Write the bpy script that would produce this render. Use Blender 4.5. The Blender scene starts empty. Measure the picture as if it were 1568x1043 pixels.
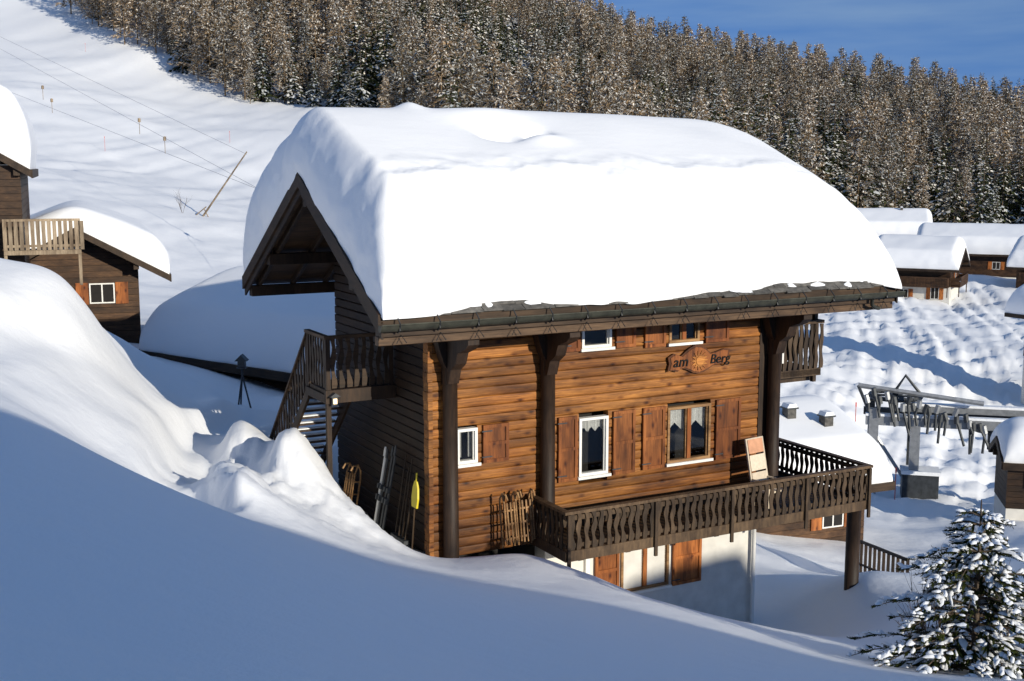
import bpy, math, random
import numpy as np
from mathutils import Vector, Matrix
random.seed(7); rng=np.random.RandomState(5)
FPX=1865.0; PIT=math.radians(8.15); CP=math.cos(PIT); SP=math.sin(PIT)
def W(px,py,D):
    k=(px-784)/FPX; b=-(py-521)/FPX
    return Vector((k*D, D*(CP+SP*b), D*(-SP+CP*b)))
HO=Vector((-1.555,24.1,0)); U=Vector((.881,.473,0)); V=Vector((-.473,.881,0)); HYAW=math.atan2(.473,.881)
def H(u,v,z): return HO+U*u+V*v+Vector((0,0,z))
scene=bpy.context.scene
# ------------------------------------------------------------ materials
def newmat(name):
    m=bpy.data.materials.new(name); m.use_nodes=True
    nt=m.node_tree; b=nt.nodes['Principled BSDF']
    return m,nt,b
def N(nt,t,**k):
    n=nt.nodes.new(t)
    for a,b in k.items(): setattr(n,a,b)
    return n
def coords(nt,scale,rot=(0,0,0)):
    tc=N(nt,'ShaderNodeTexCoord'); mp=N(nt,'ShaderNodeMapping')
    mp.inputs['Scale'].default_value=scale; mp.inputs['Rotation'].default_value=rot
    nt.links.new(tc.outputs['Object'],mp.inputs['Vector']); return mp.outputs['Vector']
def noise_n(nt,vec,scale,detail=3,rough=.55):
    n=N(nt,'ShaderNodeTexNoise'); n.inputs['Scale'].default_value=scale; n.inputs['Detail'].default_value=detail
    n.inputs['Roughness'].default_value=rough; nt.links.new(vec,n.inputs['Vector']); return n.outputs['Fac']
def ramp(nt,fac,stops):
    r=N(nt,'ShaderNodeValToRGB'); e=r.color_ramp.elements
    e[0].position=stops[0][0]; e[0].color=(*stops[0][1],1)
    e[1].position=stops[-1][0]; e[1].color=(*stops[-1][1],1)
    for p,c in stops[1:-1]:
        x=e.new(p); x.color=(*c,1)
    nt.links.new(fac,r.inputs['Fac']); return r.outputs['Color']
def mul(nt,a,b,f=1.0):
    m=N(nt,'ShaderNodeMixRGB',blend_type='MULTIPLY'); m.inputs[0].default_value=f
    nt.links.new(a,m.inputs[1]); nt.links.new(b,m.inputs[2]); return m.outputs[0]
def bump(nt,b,h,strength,dist,prev=None):
    n=N(nt,'ShaderNodeBump'); n.inputs['Strength'].default_value=strength; n.inputs['Distance'].default_value=dist
    nt.links.new(h,n.inputs['Height'])
    if prev is not None: nt.links.new(prev,n.inputs['Normal'])
    nt.links.new(n.outputs['Normal'],b.inputs['Normal']); return n.outputs['Normal']
def wood(name,c0,c1,grain=(1,14,30),knots=True,rough=.6,var=1.0):
    m,nt,b=newmat(name)
    v=coords(nt,grain); n1=noise_n(nt,v,1.6,5,.65)
    col=ramp(nt,n1,[(.3,c0),(.52,tuple((a+d)/2 for a,d in zip(c0,c1))),(.72,c1)])
    g2=tuple(1+ (x-1)*.12 for x in grain)
    n2=noise_n(nt,coords(nt,g2),.9,4); col=mul(nt,col,ramp(nt,n2,[(.32,(.36,.29,.23)),(.58,(1.15,1.1,1.05))]),.9*var)
    if knots:
        n3=noise_n(nt,coords(nt,(.35,.35,.35)),1.0,2); col=mul(nt,col,ramp(nt,n3,[(.35,(.62,.52,.42)),(.6,(1,1,1))]),1)
        vo=N(nt,'ShaderNodeTexVoronoi'); vo.inputs['Scale'].default_value=1.0; vo.inputs['Randomness'].default_value=1
        gs=tuple(2.6 if x<5 else 5.2 for x in grain)
        nt.links.new(coords(nt,gs),vo.inputs['Vector'])
        col=mul(nt,col,ramp(nt,vo.outputs['Distance'],[(.07,(.12,.07,.04)),(.16,(.5,.4,.32)),(.32,(1,1,1))]),.9)
    at=N(nt,'ShaderNodeAttribute',attribute_name='tint'); col=mul(nt,col,at.outputs['Color'])
    nt.links.new(col,b.inputs['Base Color']); b.inputs['Roughness'].default_value=rough
    b.inputs['Specular IOR Level'].default_value=.3
    bump(nt,b,n1,.5,.01); return m
def plain(name,c,rough=.6,metal=0,nscale=6,amt=.25,bmp=.15):
    m,nt,b=newmat(name); n=noise_n(nt,coords(nt,(1,1,1)),nscale,3)
    lo=tuple(x*(1-amt) for x in c); hi=tuple(min(1,x*(1+amt)) for x in c)
    col=ramp(nt,n,[(.3,lo),(.7,hi)])
    at=N(nt,'ShaderNodeAttribute',attribute_name='tint'); col=mul(nt,col,at.outputs['Color'])
    nt.links.new(col,b.inputs['Base Color']); b.inputs['Roughness'].default_value=rough; b.inputs['Metallic'].default_value=metal
    if bmp: bump(nt,b,n,bmp,.02)
    return m
def leafmat(name,c):
    m=bpy.data.materials.new(name); m.use_nodes=True; nt=m.node_tree; nt.nodes.clear()
    o=N(nt,'ShaderNodeOutputMaterial'); d=N(nt,'ShaderNodeBsdfDiffuse'); at=N(nt,'ShaderNodeAttribute',attribute_name='tint')
    mx=N(nt,'ShaderNodeMixRGB',blend_type='MULTIPLY'); mx.inputs[0].default_value=1; mx.inputs[1].default_value=(*c,1)
    oi=N(nt,'ShaderNodeObjectInfo'); r=ramp(nt,oi.outputs['Random'],[(0,(.6,.63,.62)),(1,(1.25,1.15,1.0))])
    nt.links.new(at.outputs['Color'],mx.inputs[2]); nt.links.new(mul(nt,mx.outputs[0],r),d.inputs[0]); nt.links.new(d.outputs[0],o.inputs[0]); return m
def snowmat(name,layers,c=(.88,.89,.905)):
    m,nt,b=newmat(name); b.inputs['Base Color'].default_value=(*c,1)
    b.inputs['Roughness'].default_value=.65; b.inputs['Specular IOR Level'].default_value=.25
    prev=None
    for sc,sx,st,di in layers:
        prev=bump(nt,b,noise_n(nt,coords(nt,sx),sc,3,.6),st,di,prev)
    return m
M_SNOWG=snowmat('snow_ground',[(1.1,(1,1,1),.4,.10),(30,(1,1,1),.45,.015)])
M_SNOWR=snowmat('snow_roof',[(2.2,(.6,1.2,1.2),.3,.035),(38,(1,1,1),.5,.012)])
M_SNOWT=snowmat('snow_clump',[(9,(1,1,1),.5,.04)],(.82,.84,.87))
M_SNOWF=leafmat('snow_frost',(.70,.71,.73))
M_LOG=wood('log_wall_wood',(.13,.045,.010),(.48,.215,.05))
M_SHUT=wood('shutter_wood',(.13,.042,.010),(.30,.11,.027),grain=(30,30,1.2))
M_DARK=wood('dark_timber',(.015,.009,.006),(.042,.024,.013),grain=(12,12,1.5),knots=False)
M_DARKH=wood('dark_beam',(.03,.018,.010),(.09,.055,.03),grain=(1,14,14),knots=False)
M_GREY=wood('weathered_rail',(.03,.019,.011),(.088,.058,.032),grain=(8,8,2),knots=False)
M_GOLD=wood('light_timber',(.18,.095,.04),(.36,.22,.10),grain=(1,12,20),knots=False)
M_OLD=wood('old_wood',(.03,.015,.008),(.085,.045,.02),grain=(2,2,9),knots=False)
M_OLDG=wood('grey_old_wood',(.16,.12,.08),(.36,.29,.2),grain=(9,9,1),knots=False)
M_WHITE=plain('white_plaster',(.62,.60,.55),.85,nscale=3,amt=.09)
M_WPAINT=plain('white_paint',(.74,.73,.69),.5,amt=.05)
M_CURT=plain('curtain_cloth',(.65,.64,.62),.9,nscale=30,amt=.2)
M_BLACK=plain('dark_interior',(.012,.010,.009),.9,amt=.2,bmp=0)
M_SLATE=plain('stone_slate',(.075,.07,.062),.75,nscale=9,amt=.5,bmp=.5)
M_GUT=plain('gutter_metal',(.045,.045,.032),.5,.4,nscale=5,amt=.4)
M_STEEL=plain('dark_steel',(.045,.05,.055),.5,.4,amt=.3)
M_GALV=plain('galvanised_steel',(.30,.31,.32),.45,.6,amt=.2)
M_RED=plain('red_paint',(.5,.08,.06),.5,amt=.1)
M_YEL=plain('yellow_plastic',(.62,.5,.02),.45,amt=.08)
M_ORC=plain('chair_cloth',(.55,.28,.16),.8,amt=.15)
M_CHW=plain('chair_wood',(.50,.42,.32),.7,nscale=15,amt=.12)
M_BARK=plain('bark',(.09,.065,.045),.9,nscale=12,amt=.4,bmp=.5)
M_NEED=leafmat('needles',(.05,.062,.02))
M_NEEDF=leafmat('needles_far',(.050,.058,.027))
M_LARCH=leafmat('larch_twigs',(.22,.165,.11))
def glass():
    m=bpy.data.materials.new('window_glass'); m.use_nodes=True; nt=m.node_tree; nt.nodes.clear()
    o=N(nt,'ShaderNodeOutputMaterial'); mx=N(nt,'ShaderNodeMixShader'); t=N(nt,'ShaderNodeBsdfTransparent'); g=N(nt,'ShaderNodeBsdfGlossy')
    t.inputs[0].default_value=(.8,.82,.82,1); g.inputs['Roughness'].default_value=.03
    f=N(nt,'ShaderNodeFresnel'); f.inputs[0].default_value=1.7
    nt.links.new(f.outputs[0],mx.inputs[0]); nt.links.new(t.outputs[0],mx.inputs[1]); nt.links.new(g.outputs[0],mx.inputs[2]); nt.links.new(mx.outputs[0],o.inputs[0]); return m
M_GLASS=glass()
def emis():
    m,nt,b=newmat('lamp_glow'); b.inputs['Base Color'].default_value=(.9,.7,.4,1)
    b.inputs['Emission Color'].default_value=(1,.72,.4,1); b.inputs['Emission Strength'].default_value=1.5; return m
M_LAMP=emis()
# ------------------------------------------------------------ mesh builder
class MB:
    def __init__(s): s.v=[]; s.f=[]; s.m=[]; s.t=[]; s.sm=[]
    def add(s,vs,fs,m=0,t=1.0,M=None,smooth=False):
        o=len(s.v)
        if M is not None: vs=[M@Vector(x) for x in vs]
        s.v.extend([tuple(x) for x in vs])
        for f in fs:
            s.f.append([o+i for i in f]); s.m.append(m); s.t.append(t); s.sm.append(smooth)
    def box(s,x0,x1,y0,y1,z0,z1,m=0,t=1.0,M=None):
        s.add([(x0,y0,z0),(x1,y0,z0),(x1,y1,z0),(x0,y1,z0),(x0,y0,z1),(x1,y0,z1),(x1,y1,z1),(x0,y1,z1)],
              [(0,3,2,1),(4,5,6,7),(0,1,5,4),(1,2,6,5),(2,3,7,6),(3,0,4,7)],m,t,M)
    def prism(s,pts,axis,a0,a1,m=0,t=1.0,M=None,smooth=False):
        n=len(pts); f={'x':lambda a,p:(a,p[0],p[1]),'y':lambda a,p:(p[0],a,p[1]),'z':lambda a,p:(p[0],p[1],a)}[axis]
        vs=[f(a0,p) for p in pts]+[f(a1,p) for p in pts]
        fs=[tuple(range(n))[::-1],tuple(range(n,2*n))]+[(i,(i+1)%n,n+(i+1)%n,n+i) for i in range(n)]
        s.add(vs,fs,m,t,M,smooth)
    def path(s,pts,r,n=8,m=0,t=1.0,M=None,cap=True):
        pts=[Vector(p) for p in pts]; rs=r if isinstance(r,(list,tuple)) else [r]*len(pts)
        vs=[]; fs=[]
        for i,p in enumerate(pts):
            d=(pts[min(i+1,len(pts)-1)]-pts[max(i-1,0)]).normalized()
            a=Vector((0,0,1)) if abs(d.z)<.9 else Vector((1,0,0))
            x=d.cross(a).normalized(); y=d.cross(x)
            for j in range(n):
                an=2*math.pi*j/n; vs.append(p+(x*math.cos(an)+y*math.sin(an))*rs[i])
        for i in range(len(pts)-1):
            for j in range(n):
                fs.append((i*n+j,i*n+(j+1)%n,(i+1)*n+(j+1)%n,(i+1)*n+j))
        if cap: fs+= [tuple(range(n)),tuple(range((len(pts)-1)*n,len(pts)*n))[::-1]]
        s.add(vs,fs,m,t,M,smooth=n>6)
    def build(s,name,mats,parent=None,loc=None,yaw=0,bev=0,recalc=True):
        me=bpy.data.meshes.new(name); me.from_pydata(s.v,[],s.f)
        for m in mats: me.materials.append(m)
        me.polygons.foreach_set('material_index',s.m); me.polygons.foreach_set('use_smooth',s.sm)
        ca=me.color_attributes.new('tint','FLOAT_COLOR','CORNER')
        arr=np.repeat(np.array(s.t,dtype=np.float32),[len(f) for f in s.f])
        c=np.ones((len(arr),4),dtype=np.float32); c[:,0]=arr; c[:,1]=arr; c[:,2]=arr
        ca.data.foreach_set('color',c.ravel()); me.update()
        ob=bpy.data.objects.new(name,me); scene.collection.objects.link(ob)
        if parent: ob.parent=parent
        if loc is not None: ob.location=loc
        ob.rotation_euler=(0,0,yaw)
        if bev:
            b=ob.modifiers.new('b','BEVEL'); b.width=bev; b.segments=1; b.limit_method='ANGLE'
        return ob
def empty(name,loc=(0,0,0),yaw=0):
    e=bpy.data.objects.new(name,None); scene.collection.objects.link(e); e.location=loc; e.rotation_euler=(0,0,yaw); return e
def gridobj(name,X,Y,Z,mat,parent=None):
    a,b=X.shape; vs=np.stack([X.ravel(),Y.ravel(),Z.ravel()],1)
    I=np.arange(a*b).reshape(a,b)
    fs=np.stack([I[:-1,:-1].ravel(),I[1:,:-1].ravel(),I[1:,1:].ravel(),I[:-1,1:].ravel()],1)
    me=bpy.data.meshes.new(name); me.vertices.add(len(vs)); me.vertices.foreach_set('co',vs.astype(np.float32).ravel())
    me.loops.add(fs.size); me.loops.foreach_set('vertex_index',fs.astype(np.int32).ravel())
    me.polygons.add(len(fs)); me.polygons.foreach_set('loop_start',(np.arange(len(fs))*4).astype(np.int32))
    try: me.polygons.foreach_set('loop_total',np.full(len(fs),4,dtype=np.int32))
    except Exception: pass
    me.update(calc_edges=True); me.validate(); me.polygons.foreach_set('use_smooth',[True]*len(me.polygons))
    me.materials.append(mat); ob=bpy.data.objects.new(name,me); scene.collection.objects.link(ob)
    if parent: ob.parent=parent
    return ob
def vn(x,y,seed=0):
    xi=np.floor(x); yi=np.floor(y); fx=x-xi; fy=y-yi; fx=fx*fx*(3-2*fx); fy=fy*fy*(3-2*fy)
    def h(a,b):
        q=np.sin(a*127.1+b*311.7+seed*74.7)*43758.5453; return q-np.floor(q)
    return (h(xi,yi)*(1-fx)+h(xi+1,yi)*fx)*(1-fy)+(h(xi,yi+1)*(1-fx)+h(xi+1,yi+1)*fx)*fy-.5
def fbm(x,y,o=4,seed=0):
    r=0*x; a=1
    for i in range(o): r=r+a*vn(x*2**i+i*17.3,y*2**i-i*9.1,seed+i); a*=.5
    return r
# ------------------------------------------------------------ terrain
C=[]
def cp(px,py,D): C.append(W(px,py,D))
for th in (-.6,-.3,0,.3,.6):
    for r,z in ((.8,-1.7),(3,-1.95)): C.append(Vector((math.sin(th)*r,math.cos(th)*r,z-.1*math.sin(th)*r)))
for a in [(784,1043,8.5),(0,1043,5.5),(1400,1043,13),(0,800,9),(400,900,9.5),(784,950,12),(1200,1010,14),
 (0,632,15),(200,720,16),(400,800,17.5),(550,845,19.5),(700,870,21.5),(850,893,21),(945,912,20),(1100,960,18),(1320,1022,16),
 (45,430,27),(0,440,26),(-200,430,25),(105,462,27),(150,515,27.5),(190,590,27),(0,520,22),(0,600,18),(120,600,22),(130,675,19.5),
 (250,650,25),(270,700,21.5),(290,765,20),(370,652,27),(330,715,22),(425,695,24.5),(470,750,23.5),(370,775,20),(520,785,23.8),(565,820,23.5),
 (400,640,31),(300,640,29),(350,600,36),(450,620,36),(215,500,55),(60,520,48),(-200,480,45),(620,850,22.3),
 (1200,968,25),(1400,1000,22),(1560,1010,20),(1390,890,36),(1330,865,40),(1450,800,50),(1568,800,48),(1500,760,60),(1568,650,85),(1300,600,80),
 (1400,560,95),(1250,520,105),(1500,480,130),(1300,470,125),(1568,440,150),(1400,400,190),(1568,370,230),
 (0,250,130),(0,330,90),(300,328,120),(450,380,110),(220,480,65),(250,420,85),(100,250,150),(400,290,160),(250,180,210),(0,130,210),
 (120,60,290),(0,30,320),(300,130,255),(390,152,245),(480,150,250),(200,50,290),
 (500,-80,420),(700,-30,420),(870,62,420),(1080,118,430),(1300,162,440),(1568,192,450),(1850,225,460),(-300,-80,420),(0,-70,420),(250,-80,420),
 (700,80,300),(1080,230,300),(1300,265,290),(1568,290,300),(510,158,235),(800,250,210),(1100,320,210),(1320,345,230),(1568,350,240),(1850,355,240),
 (-300,300,100),(-300,600,18),(1850,600,85),(1850,1000,20),(1850,450,150),(-300,50,280),(1850,800,48),(700,480,80),(900,500,90),(700,350,150),(1000,400,150),
 (-300,200,900),(300,200,900),(900,240,900),(1500,250,900),(1850,250,900)]: cp(*a)
for a in [(0,-.6,-7.8),(1.6,-.8,-7.85),(2.3,-2.4,-7.95),(.5,-2,-7.45),(-.8,1,-7.75),(-.8,4,-7.75),(0,6.5,-7.5),(-3.2,1.5,-6.75),(4.6,.3,-9.7),(5,-3.2,-9.2),(8,-2,-10.7),
 (8.3,.3,-10.85),(10.4,-1.5,-9.75),(12,-1.5,-9.9),(10,3,-11),(9,8,-10.5),(4,8,-8.5),(3.6,-1,-9)]: C.append(H(*a))
C=np.array([tuple(c) for c in C]); Cr=np.hypot(C[:,0],C[:,1]); Ct=np.arctan2(C[:,0],C[:,1])
TS=1.6
TP=np.stack([Ct*TS,np.log(Cr+1.5)],1); sv=C[:,2]/(Cr+3)
def phi(d2): return .5*d2*np.log(d2+1e-9)
NC=len(TP); K=phi(((TP[:,None]-TP[None])**2).sum(-1))+np.eye(NC)*2e-5
A=np.zeros((NC+3,NC+3)); A[:NC,:NC]=K; A[:NC,NC]=1; A[:NC,NC+1:]=TP; A[NC:,:NC]=A[:NC,NC:].T
SOL=np.linalg.solve(A,np.concatenate([sv,[0,0,0]]))
PATH=[W(300,800,19.5),W(280,745,21),W(275,700,22.5),W(310,650,28),W(400,625,33),W(470,640,33)]
BERM=[W(350,790,20.5),W(335,725,22),W(380,662,26),W(440,690,26),W(480,745,24.2),W(545,800,23.7)]
def segd(x,y,pts):
    d=np.full(x.shape,1e9)
    for a,b_ in zip(pts[:-1],pts[1:]):
        ax,ay,bx_,by=a.x,a.y,b_.x,b_.y; t=np.clip(((x-ax)*(bx_-ax)+(y-ay)*(by-ay))/((bx_-ax)**2+(by-ay)**2),0,1)
        d=np.minimum(d,np.hypot(x-ax-t*(bx_-ax),y-ay-t*(by-ay)))
    return d
MND=W(30,480,27); MN2=W(215,640,25)
def zterr(X,Y):
    X=np.asarray(X,float); Y=np.asarray(Y,float); sh=X.shape; x=X.ravel(); y=Y.ravel()
    r=np.hypot(x,y); th=np.arctan2(x,y); tc=np.clip(th,-.56,.56); q=np.stack([tc*TS,np.log(r+1.5)],1)
    out=np.zeros(len(x))
    for i in range(0,len(x),20000):
        qq=q[i:i+20000]; d2=((qq[:,None]-TP[None])**2).sum(-1); out[i:i+20000]=phi(d2)@SOL[:NC]+SOL[NC]+qq@SOL[NC+1:]
    z=out*(r+3)
    S=x*.646-y*.764; w=x*.764+y*.646
    Hh=np.interp(w,[-60,0,4.7,8.2,11.8,13.0,15.5,17.8,19,22.3,24.4,30],[19,12.5,10,7.8,6.0,4.7,2.6,2.3,4.5,4.5,.6,-6]); f=np.clip((S-12)/18,0,1); f=f*f*(3-2*f)  # added ridge out of view, heights shaped to cast the foreground shadow
    lowr=np.clip((w-8)/9,0,1); lowr=lowr*lowr*(3-2*lowr)  # unseen right side sunk so the sun reaches the small spruce
    base=-1.7-.03*r-10*lowr; zb=base+(Hh-base)*f
    k=np.clip((np.abs(th)-.56)/.6,0,1); k=k*k*(3-2*k)
    z=z*(1-k)+zb*k
    far=np.clip((r-14)/20,0,1)
    z=z+fbm(x*.35,y*.35,3,3)*.22*far*np.clip(1-(r-60)/200,0,1)+fbm(x*.05,y*.05,3,8)*1.2*np.clip((r-70)/100,0,1)
    z=z+.40*np.exp(-((x-MND.x)**2+(y-MND.y)**2)/4.5)+.25*np.exp(-((x-MN2.x)**2+(y-MN2.y)**2)/2.2)
    lb=np.clip((-x-3.5)/3,0,1)*np.clip((r-17)/4,0,1)*np.clip((42-r)/8,0,1)
    z=z+lb*(fbm(x*.55+3,y*.38,2,61)*.55)
    dp=segd(x,y,PATH); z=z-.62*np.exp(-(dp/.62)**4)
    db=segd(x,y,BERM); z=z+np.exp(-(db/1.0)**2)*(.30+np.abs(fbm(x*.9,y*.9,2,21))*.18+np.abs(fbm(x*2.6,y*2.6,4,23))*.20)
    uu=(x-HO.x)*.881+(y-HO.y)*.473; vv=-(x-HO.x)*.473+(y-HO.y)*.881
    lm=np.exp(-((uu+3.4)/1.8)**2-((vv-.2)/2.5)**2)
    z=z+lm*(np.abs(fbm(x*2.2,y*2.2,4,27))*.34-.08)
    pm=np.clip((x-12)/8,0,1)*np.clip((r-48)/12,0,1)*np.clip((190-r)/40,0,1)
    a1=fbm((x+y*.6)*.07,(y-x*.6)*.9,3,31); a2=fbm((x-y*.9)*.08,(y+x*.9)*.8,3,35)
    a3=fbm((x*.95-y*.30+2*np.sin(y*.05))*1.15,(y+x*.3)*.035,3,39)
    z=z+pm*(a1*.42+a2*.34-np.abs(fbm((x+y*.2)*.3,(y-x*.2)*1.3,3,37))*.40+a3*.42)
    pl=np.clip((-x-8)/12,0,1)*np.clip((r-85)/25,0,1)*np.clip((320-r)/40,0,1)
    z=z+pl*(fbm((x*.8+y*.5)*.9,(y-x*.7)*.04,2,41)*.20+fbm((x*.9-y*.2)*.5,(y+x*.2)*.03,3,43)*.25)
    return z.reshape(sh)
ang=np.concatenate([np.radians(np.arange(-180,-33,2.0)),np.radians(np.arange(-33,33,.17)),np.radians(np.arange(33,180.1,2.0))])
rad=np.exp(np.arange(math.log(.25),math.log(1200),.0100))
TH,RR=np.meshgrid(ang,rad,indexing='ij'); GX=RR*np.sin(TH); GY=RR*np.cos(TH); GZ=zterr(GX,GY)
gridobj('snow_ground',GX,GY,GZ,M_SNOWG)
def gz(x,y): return float(zterr(np.array([x]),np.array([y]))[0])
def G(px,py,d0=30,d1=700):
    D=np.exp(np.linspace(math.log(d0),math.log(d1),900)); k=(px-784)/FPX; b=-(py-521)/FPX
    zz=zterr(k*D,D*(CP+SP*b)); ray=D*(-SP+CP*b); hit=np.where(zz>=ray)[0]
    i=hit[0] if len(hit) else len(D)-1
    return W(px,py,float(D[i])), float(D[i])
# ------------------------------------------------------------ snow caps on roofs
def cap_profile(d,r,p=2.4):
    x=np.clip(d/r,0,1); return np.power(np.clip(1-np.power(1-x,p),0,1),1/p)
def snow_cap(name,parent,u0,u1,v0,v1,zr,top,rl,rr,rn,rf,nu=90,nv=60,seed=0,extra=None,rec=None,wob=.025):
    a=.5-.5*np.cos(np.linspace(0,math.pi,nu)); b=.5-.5*np.cos(np.linspace(0,math.pi,nv))
    A_,B_=np.meshgrid(a,b,indexing='ij'); Uu=u0+(u1-u0)*A_
    lo=v0+(rec(Uu) if rec is not None else 0); Vv=lo+(v1-lo)*B_
    t=top(Uu,Vv)-zr(Vv)
    f=cap_profile(Uu-u0,rl)*cap_profile(u1-Uu,rr,2)*cap_profile(Vv-lo,rn)*cap_profile(v1-Vv,rf)
    t=t*f+fbm(Uu*.5,Vv*.5,2,seed)*.08*f
    if extra is not None: t=t+extra(Uu,Vv)*f
    Z=zr(Vv)+t+.02
    ue=Uu+fbm(Vv*1.2,Z*1.2,3,seed+5)*wob*3*np.exp(-(Uu-u0)/.8)-.10*np.exp(-(Uu-u0)/.25)*np.sin(np.clip(f,0,1)*math.pi)
    ve=Vv+fbm(Uu*1.1,Z*1.2,3,seed+9)*wob*3*np.exp(-(Vv-lo)/.6)-.14*np.exp(-(Vv-lo)/.3)*np.sin(np.clip(f,0,1)*math.pi)
    return gridobj(name,ue,ve,Z,M_SNOWR,parent)
# ------------------------------------------------------------ main chalet
CH=empty('wooden_chalet',HO,HYAW)
RV=2.87; PT=.577; RZ=-.19; UL=-1.75; UR=11.06; VN=-1.5; VF=7.25
zr=lambda v: RZ-PT*np.abs(v-RV)
HL=8.45; HD=5.75
wins=[(.47,.95,-6.05,-5.32),(3.40,4.14,-6.66,-5.38),(5.72,6.92,-6.64,-5.36),(3.45,4.2,-3.86,-2.9),(5.72,6.55,-3.9,-2.9)]
b=MB(); rh=.195
def logprof(o,z0,z1):
    h=z1-z0; return [(.2,z0),(o+.026,z0),(o+.006,z0+h*.07),(o,z0+h*.2),(o-.003,z0+h*.5),(o,z0+h*.8),(o+.006,z0+h*.93),(o+.026,z1),(.2,z1)]
z=-8.0; 
while z<-2.2:
    segs=[(0,HL)]
    for (a,c,z0,z1) in wins:
        if z+rh>z0+.02 and z<z1-.02:
            ns=[]
            for s0,s1 in segs:
                if c<=s0 or a>=s1: ns.append((s0,s1)); continue
                if a>s0: ns.append((s0,a))
                if c<s1: ns.append((c,s1))
            segs=ns
    row=random.uniform(.60,1.25)
    for s0,s1 in segs:
        cuts=[s0,s1]
        if s0<2.5<s1: cuts=[s0,2.5,s1]
        for i in range(len(cuts)-1):
            tn=row*random.uniform(.82,1.18)*(.8 if z<-7.2 else 1); o=random.uniform(-.012,.012)
            b.prism(logprof(o,z+.001,z+rh-.001),'x',cuts[i]-(.06 if cuts[i]==0 else 0),cuts[i+1]-.002,0,tn)
    z+=rh
b.build('front_log_wall',[M_LOG],CH)
b=MB()
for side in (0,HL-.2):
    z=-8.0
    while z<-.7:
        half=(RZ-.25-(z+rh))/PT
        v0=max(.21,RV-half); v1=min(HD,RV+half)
        if v1-v0>.3: b.box(side+random.uniform(-.008,.008),side+.2,v0,v1,z+.003,z+rh-.003,0,random.uniform(.25,.45))  # low tints put the gable side's shade into the plank colour
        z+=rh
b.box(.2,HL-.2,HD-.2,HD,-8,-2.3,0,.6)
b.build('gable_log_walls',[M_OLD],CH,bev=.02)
b=MB(); b.box(.3,HL-.3,.5,HD-.3,-10.9,-2.4); b.build('black_core',[M_BLACK],CH)  # added black block stops light and stands in for unlit rooms
b=MB(); b.box(2.6,HL-.05,.06,HD,-11.6,-8.02,0)
b.build('plaster_ground_floor',[M_WHITE],CH)
b=MB()
def window(u0,u1,z0,z1,kind,vf=0.0):
    fm=0 if kind!='two' else 4
    w=.06
    b.box(u0,u0+w,vf-.03,vf+.12,z0,z1,fm); b.box(u1-w,u1,vf-.03,vf+.12,z0,z1,fm)
    b.box(u0+w,u1-w,vf-.03,vf+.12,z1-w,z1,fm); b.box(u0+w,u1-w,vf-.03,vf+.12,z0,z0+w,fm)
    b.box(u0-.05,u1+.05,vf-.09,vf-.032,z0-.06,z0-.001,0)
    if kind=='two':
        m=(u0+u1)/2; b.box(m-.05,m+.05,vf-.015,vf+.1,z0+w,z1-w,1,1.5)
        parts=[(u0+w,m-.05),(m+.05,u1-w)]
    else: parts=[(u0+w,u1-w)]
    for a,c in parts:
        b.box(a,a+.03,vf+.02,vf+.07,z0+w,z1-w,fm,.9); b.box(c-.03,c,vf+.02,vf+.07,z0+w,z1-w,fm,.9)
        b.add([(a,vf+.05,z0+w),(c,vf+.05,z0+w),(c,vf+.05,z1-w),(a,vf+.05,z1-w)],[(0,1,2,3)],2)
        ncol=14; top=z1-w
        for i in range(ncol):
            x0=a+(c-a)*i/ncol; x1=a+(c-a)*(i+1)/ncol
            if kind=='two': d0=.34+.22*abs(2*i/ncol-1); d1=.34+.22*abs(2*(i+1)/ncol-1)
            elif kind=='small': d0=d1=1.0
            else: d0=.24+.05*math.sin(i*1.4); d1=.24+.05*math.sin((i+1)*1.4)
            d0*= (z1-z0)/1.28; d1*=(z1-z0)/1.28
            y0=vf+.14+.02*(i%2); y1=vf+.14+.02*((i+1)%2)
            if kind=='small' and 4<i<11: continue
            b.add([(x0,y0,top),(x1,y1,top),(x1,y1,top-d1),(x0,y0,top-d0)],[(0,1,2,3)],3,random.uniform(.7,1))
def shutter(u0,u1,z0,z1,vf=0.0,t=1.0):
    b.box(u0,u1,vf-.045,vf-.012,z0,z1,1,t)
    s=.07; mz=z0+(z1-z0)*.5
    for a in (u0,u1-s): b.box(a,a+s,vf-.072,vf-.046,z0,z1,1,t*1.2)
    for zz in (z0,mz-s/2,z1-s): b.box(u0+s,u1-s,vf-.070,vf-.046,zz,zz+s,1,t*1.2)
    for zz in (z0+.12,z1-.14): b.box(u0-.03,u0+.2,vf-.084,vf-.073,zz,zz+.025,6)
window(*wins[0],'small'); window(*wins[1],'one'); window(*wins[2],'two'); window(*wins[3],'one'); window(*wins[4],'two')
shutter(1.06,1.66,-6.08,-5.28)
shutter(2.86,3.33,-6.72,-5.3); shutter(4.25,4.82,-6.72,-5.3,t=.95)
shutter(5.03,5.62,-6.7,-5.3,t=1.05); shutter(7.05,7.75,-6.7,-5.3,t=.9)
shutter(2.95,3.38,-3.9,-2.8,t=1.3); shutter(4.3,4.8,-3.9,-2.8,t=1.3); shutter(5.05,5.6,-3.95,-2.8,t=1.3); shutter(6.7,7.35,-3.95,-2.8,t=1.1)
window(4.55,5.85,-9.5,-8.3,'two',vf=.04); shutter(3.85,4.48,-9.55,-8.25,vf=.05,t=1.2); shutter(5.95,6.75,-9.55,-8.25,vf=.05,t=1.7)
b.box(3.6,3.7,-.02,.055,-10.5,-8.05,0)
b.build('windows_and_shutters',[M_WPAINT,M_SHUT,M_GLASS,M_CURT,M_GOLD,M_BLACK,M_STEEL],CH)
b=MB()
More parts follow.
